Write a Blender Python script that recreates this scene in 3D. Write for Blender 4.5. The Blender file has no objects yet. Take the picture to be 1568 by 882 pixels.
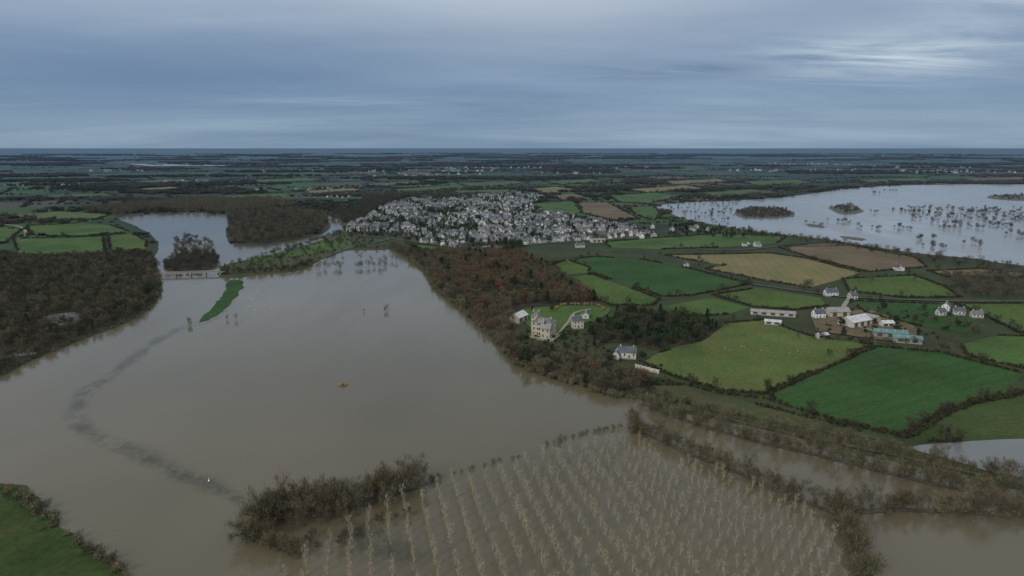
import bpy, math, random
import numpy as np
from mathutils import Vector, noise
from mathutils.geometry import tessellate_polygon
random.seed(7)
R=random.random; U=random.uniform
scene=bpy.context.scene
scene.view_settings.view_transform='Standard'
try: scene.view_settings.look='None'
except Exception: pass
scene.view_settings.exposure=0
H=150.0; F=1045.0; PITCH=math.radians(11.62)
SP,CP=math.sin(PITCH),math.cos(PITCH)
# --- survey: the map was traced from the aerial picture; every traced point is put on the ground in metres
def G(p):
    x=(p[0]-784)/F; y=(441-p[1])/F
    t=H/(SP-y*CP)
    return (x*t,(CP+y*SP)*t)
def GP(l): return [G(p) for p in l]

# ------------------------------------------------------------ materials
def newmat(name):
    m=bpy.data.materials.new(name); m.use_nodes=True
    nt=m.node_tree; nt.nodes.clear()
    return m,nt,nt.nodes,nt.links
def haze_group():  # aerial haze painted into base colours, stronger with distance from the origin
    g=bpy.data.node_groups.new('painted_haze','ShaderNodeTree')
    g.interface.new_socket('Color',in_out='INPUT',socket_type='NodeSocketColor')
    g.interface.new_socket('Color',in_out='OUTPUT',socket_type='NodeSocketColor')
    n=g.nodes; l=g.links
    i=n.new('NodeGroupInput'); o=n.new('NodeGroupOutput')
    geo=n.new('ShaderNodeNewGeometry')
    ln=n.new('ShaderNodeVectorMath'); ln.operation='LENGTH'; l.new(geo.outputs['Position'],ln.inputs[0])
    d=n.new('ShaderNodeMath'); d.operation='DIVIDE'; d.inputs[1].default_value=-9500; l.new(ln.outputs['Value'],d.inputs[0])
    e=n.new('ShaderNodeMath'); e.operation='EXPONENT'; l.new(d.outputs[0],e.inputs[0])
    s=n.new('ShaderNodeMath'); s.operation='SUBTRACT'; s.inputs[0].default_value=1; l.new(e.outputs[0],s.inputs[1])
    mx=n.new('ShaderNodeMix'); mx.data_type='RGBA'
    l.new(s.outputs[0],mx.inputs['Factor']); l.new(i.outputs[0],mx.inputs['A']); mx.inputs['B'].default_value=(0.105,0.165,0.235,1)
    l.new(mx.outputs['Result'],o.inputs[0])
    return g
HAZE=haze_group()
def finish(nt,col,rough=0.9,spec=0.2,normal=None):
    n=nt.nodes; l=nt.links
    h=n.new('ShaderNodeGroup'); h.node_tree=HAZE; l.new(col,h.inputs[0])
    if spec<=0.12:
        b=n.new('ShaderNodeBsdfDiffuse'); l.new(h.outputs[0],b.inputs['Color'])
    else:
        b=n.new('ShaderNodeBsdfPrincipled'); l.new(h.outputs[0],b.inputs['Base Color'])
        b.inputs['Roughness'].default_value=rough; b.inputs['Specular IOR Level'].default_value=spec
    o=n.new('ShaderNodeOutputMaterial'); l.new(b.outputs[0],o.inputs[0])
    return b
def c4(c): return (c[0],c[1],c[2],1)
def ramp(nt,fac,stops,const=False):
    r=nt.nodes.new('ShaderNodeValToRGB'); el=r.color_ramp.elements
    if const: r.color_ramp.interpolation='CONSTANT'
    while len(el)<len(stops): el.new(0.5)
    for e,(p,c) in zip(el,stops): e.position=p; e.color=c4(c)
    nt.links.new(fac,r.inputs[0]); return r.outputs[0]
def mul(c,k): return tuple(min(1,x*k) for x in c)
def posnoise(nt,scale,detail=3,rough=0.6,sx=1,sy=1,rot=0):
    n=nt.nodes; l=nt.links
    geo=n.new('ShaderNodeNewGeometry'); mp=n.new('ShaderNodeMapping')
    mp.inputs['Scale'].default_value=(sx,sy,1); mp.inputs['Rotation'].default_value=(0,0,rot)
    l.new(geo.outputs['Position'],mp.inputs[0])
    t=n.new('ShaderNodeTexNoise'); t.inputs['Scale'].default_value=scale; t.inputs['Detail'].default_value=detail; t.inputs['Roughness'].default_value=rough
    l.new(mp.outputs[0],t.inputs['Vector']); return t.outputs['Fac']
def mixc(nt,f,a,b,mode='MIX'):
    m=nt.nodes.new('ShaderNodeMix'); m.data_type='RGBA'; m.blend_type=mode
    for s,v in (('Factor',f),('A',a),('B',b)):
        if isinstance(v,(float,int)): m.inputs[s].default_value=v
        elif isinstance(v,tuple): m.inputs[s].default_value=c4(v)
        else: nt.links.new(v,m.inputs[s])
    return m.outputs['Result']
def mth(nt,op,a,b=0.0,c=0.0,clamp=False):
    m=nt.nodes.new('ShaderNodeMath'); m.operation=op; m.use_clamp=clamp
    for i,v in enumerate((a,b,c)):
        if isinstance(v,(float,int)): m.inputs[i].default_value=v
        else: nt.links.new(v,m.inputs[i])
    return m.outputs[0]
def simple(name,col,rough=0.8,var=0.25,scale=0.5,spec=0.25):
    m,nt,n,l=newmat(name)
    f=posnoise(nt,scale,2)
    finish(nt,ramp(nt,f,[(0.25,mul(col,1-var)),(0.75,mul(col,1+var))]),rough,spec)
    return m
def foliage(name,c1,c2,c3,k=1.0,lo=.55,hi=1.4):
    m,nt,n,l=newmat(name)
    oi=n.new('ShaderNodeObjectInfo'); geo=n.new('ShaderNodeNewGeometry')
    a=ramp(nt,oi.outputs['Random'],[(0.0,mul(c1,k)),(0.5,mul(c2,k)),(1.0,mul(c3,k))])
    isl=ramp(nt,geo.outputs['Random Per Island'],[(0.0,(lo,)*3),(1.0,(1,)*3 if hi<=1 else (hi,)*3)])
    finish(nt,mixc(nt,1.0,a,isl,'MULTIPLY'),0.9,0.1)
    return m
M={}
M['bark']=foliage('bark',(0.11,0.095,0.075),(0.09,0.08,0.065),(0.13,0.115,0.09))
M['poplar_bark']=foliage('poplar_bark',(0.38,0.33,0.25),(0.33,0.29,0.21),(0.42,0.37,0.28))
M['twigs']=foliage('bare_twigs',(0.115,0.087,0.052),(0.150,0.120,0.074),(0.105,0.10,0.052),1.1)
M['twigs_dark']=foliage('dark_twigs',(0.058,0.051,0.034),(0.088,0.074,0.048),(0.064,0.070,0.036),1.05)
M['twigs_willow']=foliage('willow_twigs',(0.15,0.135,0.078),(0.18,0.155,0.097),(0.125,0.12,0.062),1.15)
M['autumn']=foliage('autumn_leaves',(0.165,0.082,0.038),(0.135,0.080,0.042),(0.11,0.082,0.045),1.1)
M['pine']=foliage('pine_needles',(0.020,0.036,0.018),(0.028,0.048,0.022),(0.04,0.058,0.026))
M['ivy']=foliage('evergreen_leaves',(0.04,0.062,0.026),(0.06,0.08,0.032),(0.08,0.088,0.04))
M['hedge']=foliage('hedge_leaves',(0.050,0.050,0.026),(0.085,0.068,0.040),(0.046,0.060,0.025))
M['poplar']=foliage('young_poplar_twigs',(0.34,0.29,0.19),(0.42,0.36,0.25),(0.28,0.245,0.155),1.1)
M['far']=foliage('distant_wood_foliage',(0.036,0.044,0.029),(0.060,0.058,0.038),(0.044,0.056,0.031))
M['far_brown']=foliage('distant_bare_wood',(0.095,0.077,0.062),(0.115,0.09,0.07),(0.08,0.077,0.055))
M['white']=simple('white_render',(0.80,0.79,0.75),0.85,0.10,0.05)
M['cream']=simple('cream_render',(0.60,0.55,0.46),0.85,0.15,0.05)
M['village_wall']=foliage('village_wall_render',(0.46,0.43,0.37),(0.80,0.79,0.75),(0.62,0.58,0.50),1.0,.92,1.0)
M['village_roof']=foliage('village_slate_roof',(0.055,0.06,0.07),(0.12,0.13,0.145),(0.20,0.20,0.205),1.0,.85,1.1)
M['stone']=simple('limestone',(0.50,0.45,0.34),0.9,0.2,0.6)
M['slate']=simple('slate_roof',(0.085,0.095,0.11),0.6,0.35,0.3,0.3)
M['tile']=simple('grey_tile_roof',(0.15,0.145,0.145),0.7,0.3,0.3)
M['glass']=simple('window_glass',(0.03,0.035,0.045),0.15,0.2,1,0.5)
M['door']=simple('door_paint',(0.10,0.07,0.05),0.6)
M['metalroof']=simple('pale_sheet_roof',(0.55,0.55,0.55),0.5,0.18,0.2,0.4)
M['fibreroof']=simple('fibre_cement_roof',(0.27,0.26,0.24),0.8,0.25,0.2)
M['greenroof']=simple('green_sheet_roof',(0.10,0.20,0.19),0.5,0.25,0.3,0.4)
M['concrete']=simple('concrete',(0.34,0.33,0.30),0.85)
M['gravel']=simple('pale_gravel',(0.27,0.24,0.17),0.95,0.25,0.4)
M['asphalt']=simple('asphalt',(0.08,0.08,0.08),0.9,0.3,0.2)
M['hay']=simple('straw',(0.42,0.31,0.14),0.95,0.3,2)
M['wool']=simple('wool',(0.42,0.40,0.33),0.95,0.15,2)
M['feather']=simple('white_feathers',(0.80,0.80,0.78),0.8,0.05,5)
M['dark']=simple('dark_hide',(0.04,0.035,0.03),0.8)
M['bill']=simple('orange_bill',(0.55,0.22,0.04),0.6)

def field_mat(name,c,rot=0.3,stripe=0.12,var=0.25,yellow=0.3):
    m,nt,n,l=newmat(name)
    big=posnoise(nt,0.012,3,0.6); fine=posnoise(nt,0.35,3,0.75); mid=posnoise(nt,0.04,5,0.75,1,0.35,rot)
    base=ramp(nt,big,[(0.3,mul(c,1-var)),(0.7,mul(c,1+var))])
    yel=(c[0]*1.8,c[1]*1.10,c[2]*1.4)
    f=mth(nt,'MULTIPLY',ramp(nt,mid,[(0.42,(0,0,0)),(0.72,(1,1,1))]),yellow)
    b=mixc(nt,f,base,yel)
    sp=ramp(nt,fine,[(0.25,(.70,.70,.70)),(0.75,(1.28,1.28,1.28))])
    b=mixc(nt,1.0,b,sp,'MULTIPLY')
    geo=n.new('ShaderNodeNewGeometry'); mp=n.new('ShaderNodeMapping'); mp.inputs['Rotation'].default_value=(0,0,rot)
    l.new(geo.outputs['Position'],mp.inputs[0])
    w=n.new('ShaderNodeTexWave'); w.inputs['Scale'].default_value=0.028; w.inputs['Distortion'].default_value=0.6; w.inputs['Detail'].default_value=1
    l.new(mp.outputs[0],w.inputs['Vector'])
    st=ramp(nt,w.outputs['Fac'],[(0.0,(1-stripe,)*3),(0.25,(1,1,1)),(1.0,(1+stripe*.5,)*3)])
    b=mixc(nt,1.0,b,st,'MULTIPLY')
    finish(nt,b,0.95,0.1); return m
FM={'g':field_mat('pasture_grass',(0.068,0.112,0.028),0.4,0.04,.3,.6),
 'dg':field_mat('winter_wheat',(0.037,0.080,0.022),1.1,0.07,0.25,0.5),
 'mg':field_mat('grazed_meadow',(0.084,0.120,0.034),0.7,0.02,0.3,0.8),
 'tan':field_mat('stubble',(0.17,0.158,0.070),0.2,0.06,0.18,0.5),
 'br':field_mat('ploughed_soil',(0.14,0.113,0.066),0.9,0.08),
 'ol':field_mat('rough_grass',(0.062,0.075,0.032),0.2,0.03,0.35,0.8),
 'lg':field_mat('lush_grass',(0.064,0.116,0.030),0.9,0.02,.3,.6),
 'bl':field_mat('river_meadow_grass',(0.045,0.072,0.022),0.5,0.0,.4,.7)}
M['litter']=simple('leaf_litter',(0.06,0.048,0.032),1,0.4,0.08,.1)
M['mud']=simple('wet_mud',(0.09,0.08,0.052),0.8,0.4,0.1)

def ground_mat():
    m,nt,n,l=newmat('countryside_ground')
    geo=n.new('ShaderNodeNewGeometry'); mp=n.new('ShaderNodeMapping')
    mp.inputs['Rotation'].default_value=(0,0,0.45); mp.inputs['Scale'].default_value=(1/230,1/330,0)
    wob=n.new('ShaderNodeTexNoise'); wob.inputs['Scale'].default_value=0.003; wob.inputs['Detail'].default_value=1; l.new(geo.outputs['Position'],wob.inputs['Vector'])
    wv=n.new('ShaderNodeVectorMath'); wv.operation='MULTIPLY_ADD'; l.new(wob.outputs['Color'],wv.inputs[0]); wv.inputs[1].default_value=(150,150,0)
    l.new(geo.outputs['Position'],wv.inputs[2]); l.new(wv.outputs[0],mp.inputs[0])
    v=n.new('ShaderNodeTexVoronoi'); v.distance='MANHATTAN'; v.inputs['Scale'].default_value=1; l.new(mp.outputs[0],v.inputs['Vector'])
    sep=n.new('ShaderNodeSeparateColor'); l.new(v.outputs['Color'],sep.inputs[0])
    cell=ramp(nt,sep.outputs[0],[(0,(0.034,0.040,0.024)),(0.22,(0.052,0.090,0.030)),(0.42,(0.040,0.060,0.026)),(0.55,(0.085,0.080,0.048)),(0.64,(0.058,0.100,0.034)),(0.76,(0.130,0.110,0.070)),(0.84,(0.038,0.042,0.026)),(0.91,(0.050,0.084,0.030))],True)
    wood=posnoise(nt,0.0011,3,0.6)
    wf=ramp(nt,wood,[(0.52,(0,0,0)),(0.56,(1,1,1))])
    c=mixc(nt,wf,cell,(0.038,0.042,0.028))
    ln=n.new('ShaderNodeVectorMath'); ln.operation='LENGTH'; l.new(geo.outputs['Position'],ln.inputs[0])
    nf=n.new('ShaderNodeMapRange'); nf.inputs['From Min'].default_value=1000; nf.inputs['From Max'].default_value=1500; l.new(ln.outputs['Value'],nf.inputs['Value'])
    near=ramp(nt,posnoise(nt,0.02,4,0.7),[(0.3,(0.040,0.045,0.023)),(0.55,(0.055,0.066,0.029)),(0.8,(0.078,0.074,0.040))])
    c=mixc(nt,nf.outputs[0],near,c)
    ff=n.new('ShaderNodeMapRange'); ff.inputs['From Min'].default_value=2800; ff.inputs['From Max'].default_value=9000; ff.inputs['To Max'].default_value=0.8; l.new(ln.outputs['Value'],ff.inputs['Value'])
    bands=ramp(nt,posnoise(nt,0.0009,4,0.65,0.5,1),[(0.35,(0.030,0.037,0.027)),(0.55,(0.046,0.056,0.036)),(0.75,(0.10,0.098,0.075))])
    c=mixc(nt,ff.outputs[0],c,bands)
    finish(nt,c,1.0,0.05); return m
GM=ground_mat()

def water_mat(name,c1,c2,rough=0.07,bump=0.12):
    m,nt,n,l=newmat(name)
    f=posnoise(nt,0.006,3,0.6,1,0.6,0.4)
    col=ramp(nt,f,[(0.3,c1),(0.7,c2)])
    b1=posnoise(nt,0.9,2,0.6,1,0.5,0.3); b2=posnoise(nt,0.018,4,0.6,1,0.25,-0.4)
    bp=n.new('ShaderNodeBump'); bp.inputs['Strength'].default_value=bump; bp.inputs['Distance'].default_value=0.12; l.new(b1,bp.inputs['Height'])
    b=n.new('ShaderNodeBsdfPrincipled'); l.new(col,b.inputs['Base Color']); b.inputs['IOR'].default_value=1.33
    rr=n.new('ShaderNodeMapRange'); l.new(b2,rr.inputs['Value']); rr.inputs['From Min'].default_value=.3; rr.inputs['From Max'].default_value=.7
    rr.inputs['To Min'].default_value=rough*.4; rr.inputs['To Max'].default_value=rough*3.2
    l.new(rr.outputs[0],b.inputs['Roughness']); l.new(bp.outputs[0],b.inputs['Normal'])
    o=n.new('ShaderNodeOutputMaterial'); l.new(b.outputs[0],o.inputs[0]); return m
WM=water_mat('muddy_flood_water',(0.092,0.079,0.047),(0.132,0.112,0.070))
WM2=water_mat('pale_flood_water',(0.20,0.21,0.215),(0.25,0.26,0.265),0.10)
WM3=water_mat('shallow_flood_water',(0.13,0.135,0.13),(0.17,0.175,0.17),0.10)

# ------------------------------------------------------------ mesh helpers
def mesh_obj(name,v,f,mats,mi=None,parent=None,link=True,smooth=False):
    me=bpy.data.meshes.new(name); me.from_pydata(v,[],f)
    for m in mats: me.materials.append(m)
    if mi: me.polygons.foreach_set('material_index',mi)
    me.update()
    o=bpy.data.objects.new(name,me)
    if link: scene.collection.objects.link(o)
    if parent: o.parent=parent
    return o
class MB:
    def __init__(s): s.v=[];s.f=[];s.m=[]
    def face(s,pts,m=0):
        b=len(s.v); s.v+= [tuple(p) for p in pts]; s.f.append(tuple(range(b,b+len(pts)))); s.m.append(m)
    def box(s,x0,x1,y0,y1,z0,z1,m=0):
        b=len(s.v)
        s.v+=[(x,y,z) for z in(z0,z1) for y in(y0,y1) for x in(x0,x1)]
        for q in((0,2,3,1),(4,5,7,6),(0,1,5,4),(2,6,7,3),(0,4,6,2),(1,3,7,5)): s.f.append(tuple(b+i for i in q)); s.m.append(m)
    def tube(s,a,b,ra,rb,n=5,m=0):
        a=Vector(a);b=Vector(b);d=(b-a)
        if d.length<1e-6:return
        d.normalize(); u=d.orthogonal().normalized(); w=d.cross(u); k=len(s.v)
        for p,r in((a,ra),(b,rb)):
            for i in range(n):
                t=2*math.pi*i/n; s.v.append(tuple(p+(u*math.cos(t)+w*math.sin(t))*r))
        for i in range(n):
            j=(i+1)%n; s.f.append((k+i,k+j,k+n+j,k+n+i)); s.m.append(m)
    def ellip(s,c,r,m=0,nu=8,nv=5):
        k=len(s.v)
        for j in range(nv+1):
            ph=math.pi*j/nv
            for i in range(nu):
                th=2*math.pi*i/nu; s.v.append((c[0]+r[0]*math.sin(ph)*math.cos(th),c[1]+r[1]*math.sin(ph)*math.sin(th),c[2]+r[2]*math.cos(ph)))
        for j in range(nv):
            for i in range(nu):
                i2=(i+1)%nu; s.f.append((k+j*nu+i,k+(j+1)*nu+i,k+(j+1)*nu+i2,k+j*nu+i2)); s.m.append(m)
    def obj(s,name,mats,parent=None,link=True): return mesh_obj(name,s.v,s.f,mats,s.m,parent,link)
def inside(poly,x,y):
    c=False;n=len(poly);j=n-1
    for i in range(n):
        xi,yi=poly[i];xj,yj=poly[j]
        if (yi>y)!=(yj>y) and x<(xj-xi)*(y-yi)/(yj-yi)+xi: c=not c
        j=i
    return c
def densify(poly,step,closed=True,jit=0.0):
    out=[];n=len(poly)
    for i in range(n if closed else n-1):
        a=poly[i];b=poly[(i+1)%n];L=math.dist(a,b);k=max(1,int(L/step))
        for q in range(k):
            t=q/k; x=a[0]+(b[0]-a[0])*t;y=a[1]+(b[1]-a[1])*t
            if jit:
                v=noise.noise_vector(Vector((x*0.045,y*0.045,1.3)))+0.5*noise.noise_vector(Vector((x*0.15,y*0.15,4)))
                x+=v.x*jit;y+=v.y*jit
            out.append((x,y))
    if not closed: out.append(poly[-1])
    return out
def smooth_poly(p,closed=True,k=5):
    out=[];n=len(p)
    for i in range(n if closed else n-1):
        if closed: a,b,c,d=p[i-1],p[i],p[(i+1)%n],p[(i+2)%n]
        else: a,b,c,d=p[max(i-1,0)],p[i],p[i+1],p[min(i+2,n-1)]
        for q in range(k):
            t=q/k
            out.append(tuple(0.5*((2*b[e])+(-a[e]+c[e])*t+(2*a[e]-5*b[e]+4*c[e]-d[e])*t*t+(-a[e]+3*b[e]-3*c[e]+d[e])*t**3) for e in(0,1)))
    if not closed: out.append(p[-1])
    return out
def sheet(name,poly,z,mat,skirt=False,step=12,jit=1.5):
    p=densify(poly,step,True,jit)
    v=[(x,y,z) for x,y in p]
    tr=tessellate_polygon([[Vector(q) for q in v]])
    f=[]
    for t in tr:
        a,b,c=[v[i] for i in t]
        cr=(b[0]-a[0])*(c[1]-a[1])-(b[1]-a[1])*(c[0]-a[0])
        f.append(tuple(t) if cr>0 else tuple(reversed(t)))
    if skirt:
        n=len(v); v+=[(x,y,0.0) for x,y in p]
        for i in range(n):
            j=(i+1)%n; f.append((i,j,n+j,n+i))
    return mesh_obj(name,v,f,[mat])
def ribbon(name,line,w,z,mat,jit=0.3):
    p=densify(line,6,False,0); v=[];f=[]
    for i,(x,y) in enumerate(p):
        a=p[max(i-1,0)];b=p[min(i+1,len(p)-1)];dx,dy=b[0]-a[0],b[1]-a[1];L=math.hypot(dx,dy) or 1
        ww=w/2*(1+U(-jit,jit)*.3); v+=[(x-dy/L*ww,y+dx/L*ww,z),(x+dy/L*ww,y-dx/L*ww,z)]
        if i: k=2*i; f.append((k-2,k-1,k+1,k))
    return mesh_obj(name,v,f,[mat])

# ------------------------------------------------------------ ground
ax=[0,250,500,800,1200,1700,2400,3500,5000,8000,14000,30000,70000,160000]
xs=sorted(set([-a for a in ax]+ax)); n=len(xs)
gv=[(x,y,0) for y in xs for x in xs]
gf=[(j*n+i,j*n+i+1,(j+1)*n+i+1,(j+1)*n+i) for j in range(n-1) for i in range(n-1)]
mesh_obj('ground',gv,gf,[GM])

# ------------------------------------------------------------ water
W1=smooth_poly(GP([(-260,700),(-120,625),(-40,592),(0,577),(60,548),(130,520),(200,492),(238,462),(248,432),(226,414),(232,398),(243,380),(232,360),(205,345),(183,334),(230,327),(300,326),(345,331),(354,342),(346,356),(356,374),(400,377),(450,370),(490,360),(507,347),(500,334),(512,332),(530,342),(527,352),(545,366),(590,381),(620,394),(648,415),(662,440),(690,462),(728,495),(762,527),(785,555),(830,575),(890,592),(930,607),(975,612),(1030,630),(1150,655),(1250,680),(1400,715),(1568,752),(1800,790),(2100,1100),(1600,1900),(0,1900),(-900,1100)]))
sheet('flood_lake_water',W1,0.25,WM,jit=2.0)
W2=GP([(1000,318),(1040,311),(1130,307),(1210,301),(1290,290),(1380,284),(1568,282),(1900,281),(1900,430),(1568,407),(1500,397),(1400,387),(1330,377),(1260,366),(1190,358),(1130,350),(1060,338),(1025,327)])
W2s=smooth_poly(W2); sheet('flooded_marsh_water',W2s,0.25,WM2,jit=6)
W3=GP([(1395,684),(1450,678),(1568,672),(1750,668),(1900,760),(1568,732),(1480,712),(1430,698)])
sheet('flooded_field_water',smooth_poly(W3),0.28,WM3)
pools_px=[[(70,488),(85,482),(104,480),(130,485),(118,494),(88,500),(76,497)],[(-40,540),(-10,535),(25,538),(40,544),(8,550),(-40,556)],[(150,440),(168,437),(178,441),(160,445)]]
for pp_ in pools_px: sheet('woodland_pool_water',smooth_poly(GP(pp_)),0.3,WM3,jit=8,step=6)
sheet('distant_pond_water',GP([(195,251),(340,252),(352,254),(230,254)]),.3,WM2,jit=30)
sheet('distant_pond_water',smooth_poly(GP([(395,309),(425,310),(420,313),(392,312)])),.3,WM2,jit=3)
# land in the lake
T1=smooth_poly(GP([(334,417),(350,405),(400,394),(440,383),(490,369),(528,354),(552,364),(592,381),(560,383),(530,384),(500,394),(480,404),(455,415),(400,421),(345,426)]))
sheet('river_bank_land',T1,0.7,FM['ol'],True)
sheet('bank_grass',smooth_poly(GP([(380,398),(440,385),(500,372),(530,371),(555,376),(500,386),(460,392),(400,402)])),0.9,FM['lg'])
sheet('grass_spit',smooth_poly(GP([(350,431),(373,432),(364,450),(354,464),(338,479),(322,489),(304,493),(318,479),(331,465),(343,448)])),0.6,FM['dg'],True,step=5,jit=3.0)
T3=smooth_poly(GP([(250,410),(262,396),(300,388),(330,392),(334,402),(322,413),(270,418)]))
sheet('wooded_islet',T3,0.6,M['litter'],True)
BL=smooth_poly(GP([(-260,720),(0,742),(45,762),(90,800),(140,842),(190,890),(230,960),(-100,1400),(-600,1300)]))
sheet('river_meadow',BL,0.7,FM['bl'],True,step=5,jit=3)
for pp in([(1125,325),(1150,318),(1200,320),(1217,330),(1190,334),(1140,334)],[(1515,300),(1568,298),(1640,300),(1640,309),(1530,306)],[(1270,318),(1300,314),(1322,324),(1290,328)],[(1235,343),(1262,346),(1258,349),(1238,347)],[(1290,362),(1325,366),(1320,369),(1292,365)]):
    sheet('reed_islet',smooth_poly(GP(pp)),0.6,M['mud'],True,jit=6)
def belt_land(line,w): ribbon('levee_ground',smooth_poly(GP(line),False),w,0.45,M['mud'],0.6)
# ------------------------------------------------------------ fields
FIELDS=[
('dg',[(912,393),(985,398),(1050,410),(1150,435),(1060,453),(1012,454),(960,436),(905,417),(838,408),(870,398)]),
('g',[(862,426),(905,420),(1010,458),(1000,468),(935,468),(888,450)]),
('tan',[(1018,391),(1180,388),(1235,396),(1318,418),(1240,441),(1170,430),(1080,412),(1112,406),(1060,399)]),
('br',[(1190,378),(1280,372),(1400,394),(1420,409),(1330,417),(1245,396)]),
('g',[(1290,427),(1400,422),(1448,440),(1470,456),(1380,456),(1300,446)]),
('g',[(1092,452),(1160,441),(1255,456),(1268,469),(1212,475),(1152,470)]),
('lg',[(1012,470),(1090,456),(1148,471),(1115,481),(1040,486)]),
('mg',[(985,555),(1010,540),(1080,520),(1112,495),(1170,490),(1240,515),(1330,528),(1310,540),(1240,572),(1168,604),(1100,598),(1030,577)]),
('dg',[(1340,531),(1440,540),(1568,572),(1542,600),(1450,624),(1385,668),(1290,645),(1182,612),(1176,603),(1260,568)]),
('bl',[(1462,628),(1568,602),(1700,600),(1700,662),(1500,676),(1405,676),(1395,668)]),
('lg',[(1470,527),(1530,514),(1680,520),(1680,590),(1550,560),(1482,545)]),
('g',[(1462,465),(1700,466),(1700,508),(1560,510),(1505,482)]),
('dg',[(1300,461),(1440,466),(1500,492),(1480,512),(1410,500),(1330,482)]),
('lg',[(812,312),(878,308),(888,326),(955,341),(900,335),(832,325)]),
('br',[(884,310),(930,310),(978,335),(930,337),(893,327)]),
('lg',[(925,371),(1000,365),(1105,358),(1205,362),(1190,372),(1100,379),(1010,382),(935,379)]),
('ol',[(990,590),(1050,590),(1160,620),(1290,652),(1370,676),(1270,664),(1150,640),(1010,612)]),
('g',[(848,404),(868,398),(904,410),(900,418),(860,422)]),
('br',[(1420,415),(1500,412),(1568,418),(1568,426),(1450,424)]),
('g',[(40,346),(120,342),(170,345),(200,356),(120,362),(50,360)]),
('lg',[(20,366),(110,364),(158,362),(160,388),(90,392),(30,390)]),
('g',[(165,360),(205,358),(225,370),(222,384),(170,386)]),
('g',[(-90,350),(0,348),(32,352),(10,372),(-60,376)]),
('mg',[(0,330),(90,324),(170,328),(150,336),(60,338)]),
('lg',[(620,372),(680,379),(700,384),(650,384)]),
('tan',[(180,291),(260,286),(300,288),(230,294)]),('g',[(330,300),(430,296),(450,301),(360,304)]),('tan',[(460,293),(540,288),(560,292),(480,296)]),
('g',[(600,290),(690,284),(700,289),(620,295)]),('lg',[(700,281),(790,277),(810,281),(720,287)]),('tan',[(800,290),(850,286),(890,291),(840,296)]),
('lg',[(690,292),(780,290),(780,295),(700,299)]),('g',[(830,278),(900,274),(930,278),(860,283)]),('br',[(560,282),(640,277),(650,281),(580,285)]),
('lg',[(930,300),(1000,295),(1050,300),(990,312),(950,310)]),('tan',[(960,290),(1050,284),(1080,289),(990,295)]),('g',[(1060,296),(1150,290),(1200,295),(1100,303)]),
('lg',[(960,318),(1000,316),(1015,328),(1000,338),(975,330)]),('tan',[(1010,278),(1100,274),(1120,278),(1030,283)]),('g',[(1130,278),(1220,275),(1250,280),(1160,284)]),
('lg',[(380,276),(470,272),(500,276),(400,281)]),('g',[(60,300),(160,296),(180,300),(80,304)]),('mg',[(200,278),(280,274),(300,278),(220,282)]),
('br',[(840,300),(880,297),(905,303),(860,307)]),('g',[(1300,276),(1400,272),(1440,276),(1340,280)]),('br',[(1470,274),(1568,271),(1568,277),(1490,279)]),
]
FW=[]
hedge_pts=[]; field_trees=[]
for i,(k,pp) in enumerate(FIELDS):
    P=GP(pp); FW.append(P)
    sheet({'g':'pasture_field','dg':'wheat_field','tan':'stubble_field','br':'ploughed_field','mg':'meadow_field','ol':'rough_grass_field','lg':'grass_field','bl':'pasture_field'}[k],P,0.06+0.012*i,FM[k],jit=1.5)
    cx=sum(p[0] for p in P)/len(P);cy=sum(p[1] for p in P)/len(P); far=cy>1300
    for a in range(len(P)):
        p,q=P[a],P[(a+1)%len(P)]
        if random.random()<0.15: continue
        L=math.dist(p,q); st=2.1 if not far else 6.0; nn=int(L/st)
        for t in range(nn):
            x=p[0]+(q[0]-p[0])*t/nn;y=p[1]+(q[1]-p[1])*t/nn
            v=noise.noise_vector(Vector((x*0.045,y*0.045,1.3)))
            x+=v.x*1.5+U(-.5,.5);y+=v.y*1.5+U(-.5,.5)
            if noise.noise(Vector((x*.02,y*.02,9)))<-0.33: continue
            s=U(.6,1.15)*(1.0 if not far else 1.5)
            hedge_pts.append((x,y,s))
            if R()<(0.04 if not far else .12): field_trees.append((x,y,U(.5,.95)))
# roads
ribbon('farm_track',smooth_poly(GP([(1178,603),(1240,575),(1310,542),(1340,529),(1330,505)]),False),2.2,0.9,FM['ol'])
ribbon('lane_road',smooth_poly(GP([(1010,372),(1100,384),(1200,378),(1300,376)]),False),5,0.9,M['asphalt'])
ribbon('lane_road',smooth_poly(GP([(1150,436),(1250,450),(1300,456),(1460,462),(1568,462)]),False),4,0.95,M['asphalt'])
ribbon('lane_road',smooth_poly(GP([(1300,458),(1290,478),(1310,500),(1400,520)]),False),4,0.97,M['gravel'])
ribbon('lane_road',smooth_poly(GP([(500,394),(540,378),(575,372),(600,366)]),False),5,1.1,M['asphalt'])
ribbon('lane_road',smooth_poly(GP([(-60,346),(0,344),(35,350),(30,366),(-60,376)]),False),5,1.1,M['gravel'])

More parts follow.
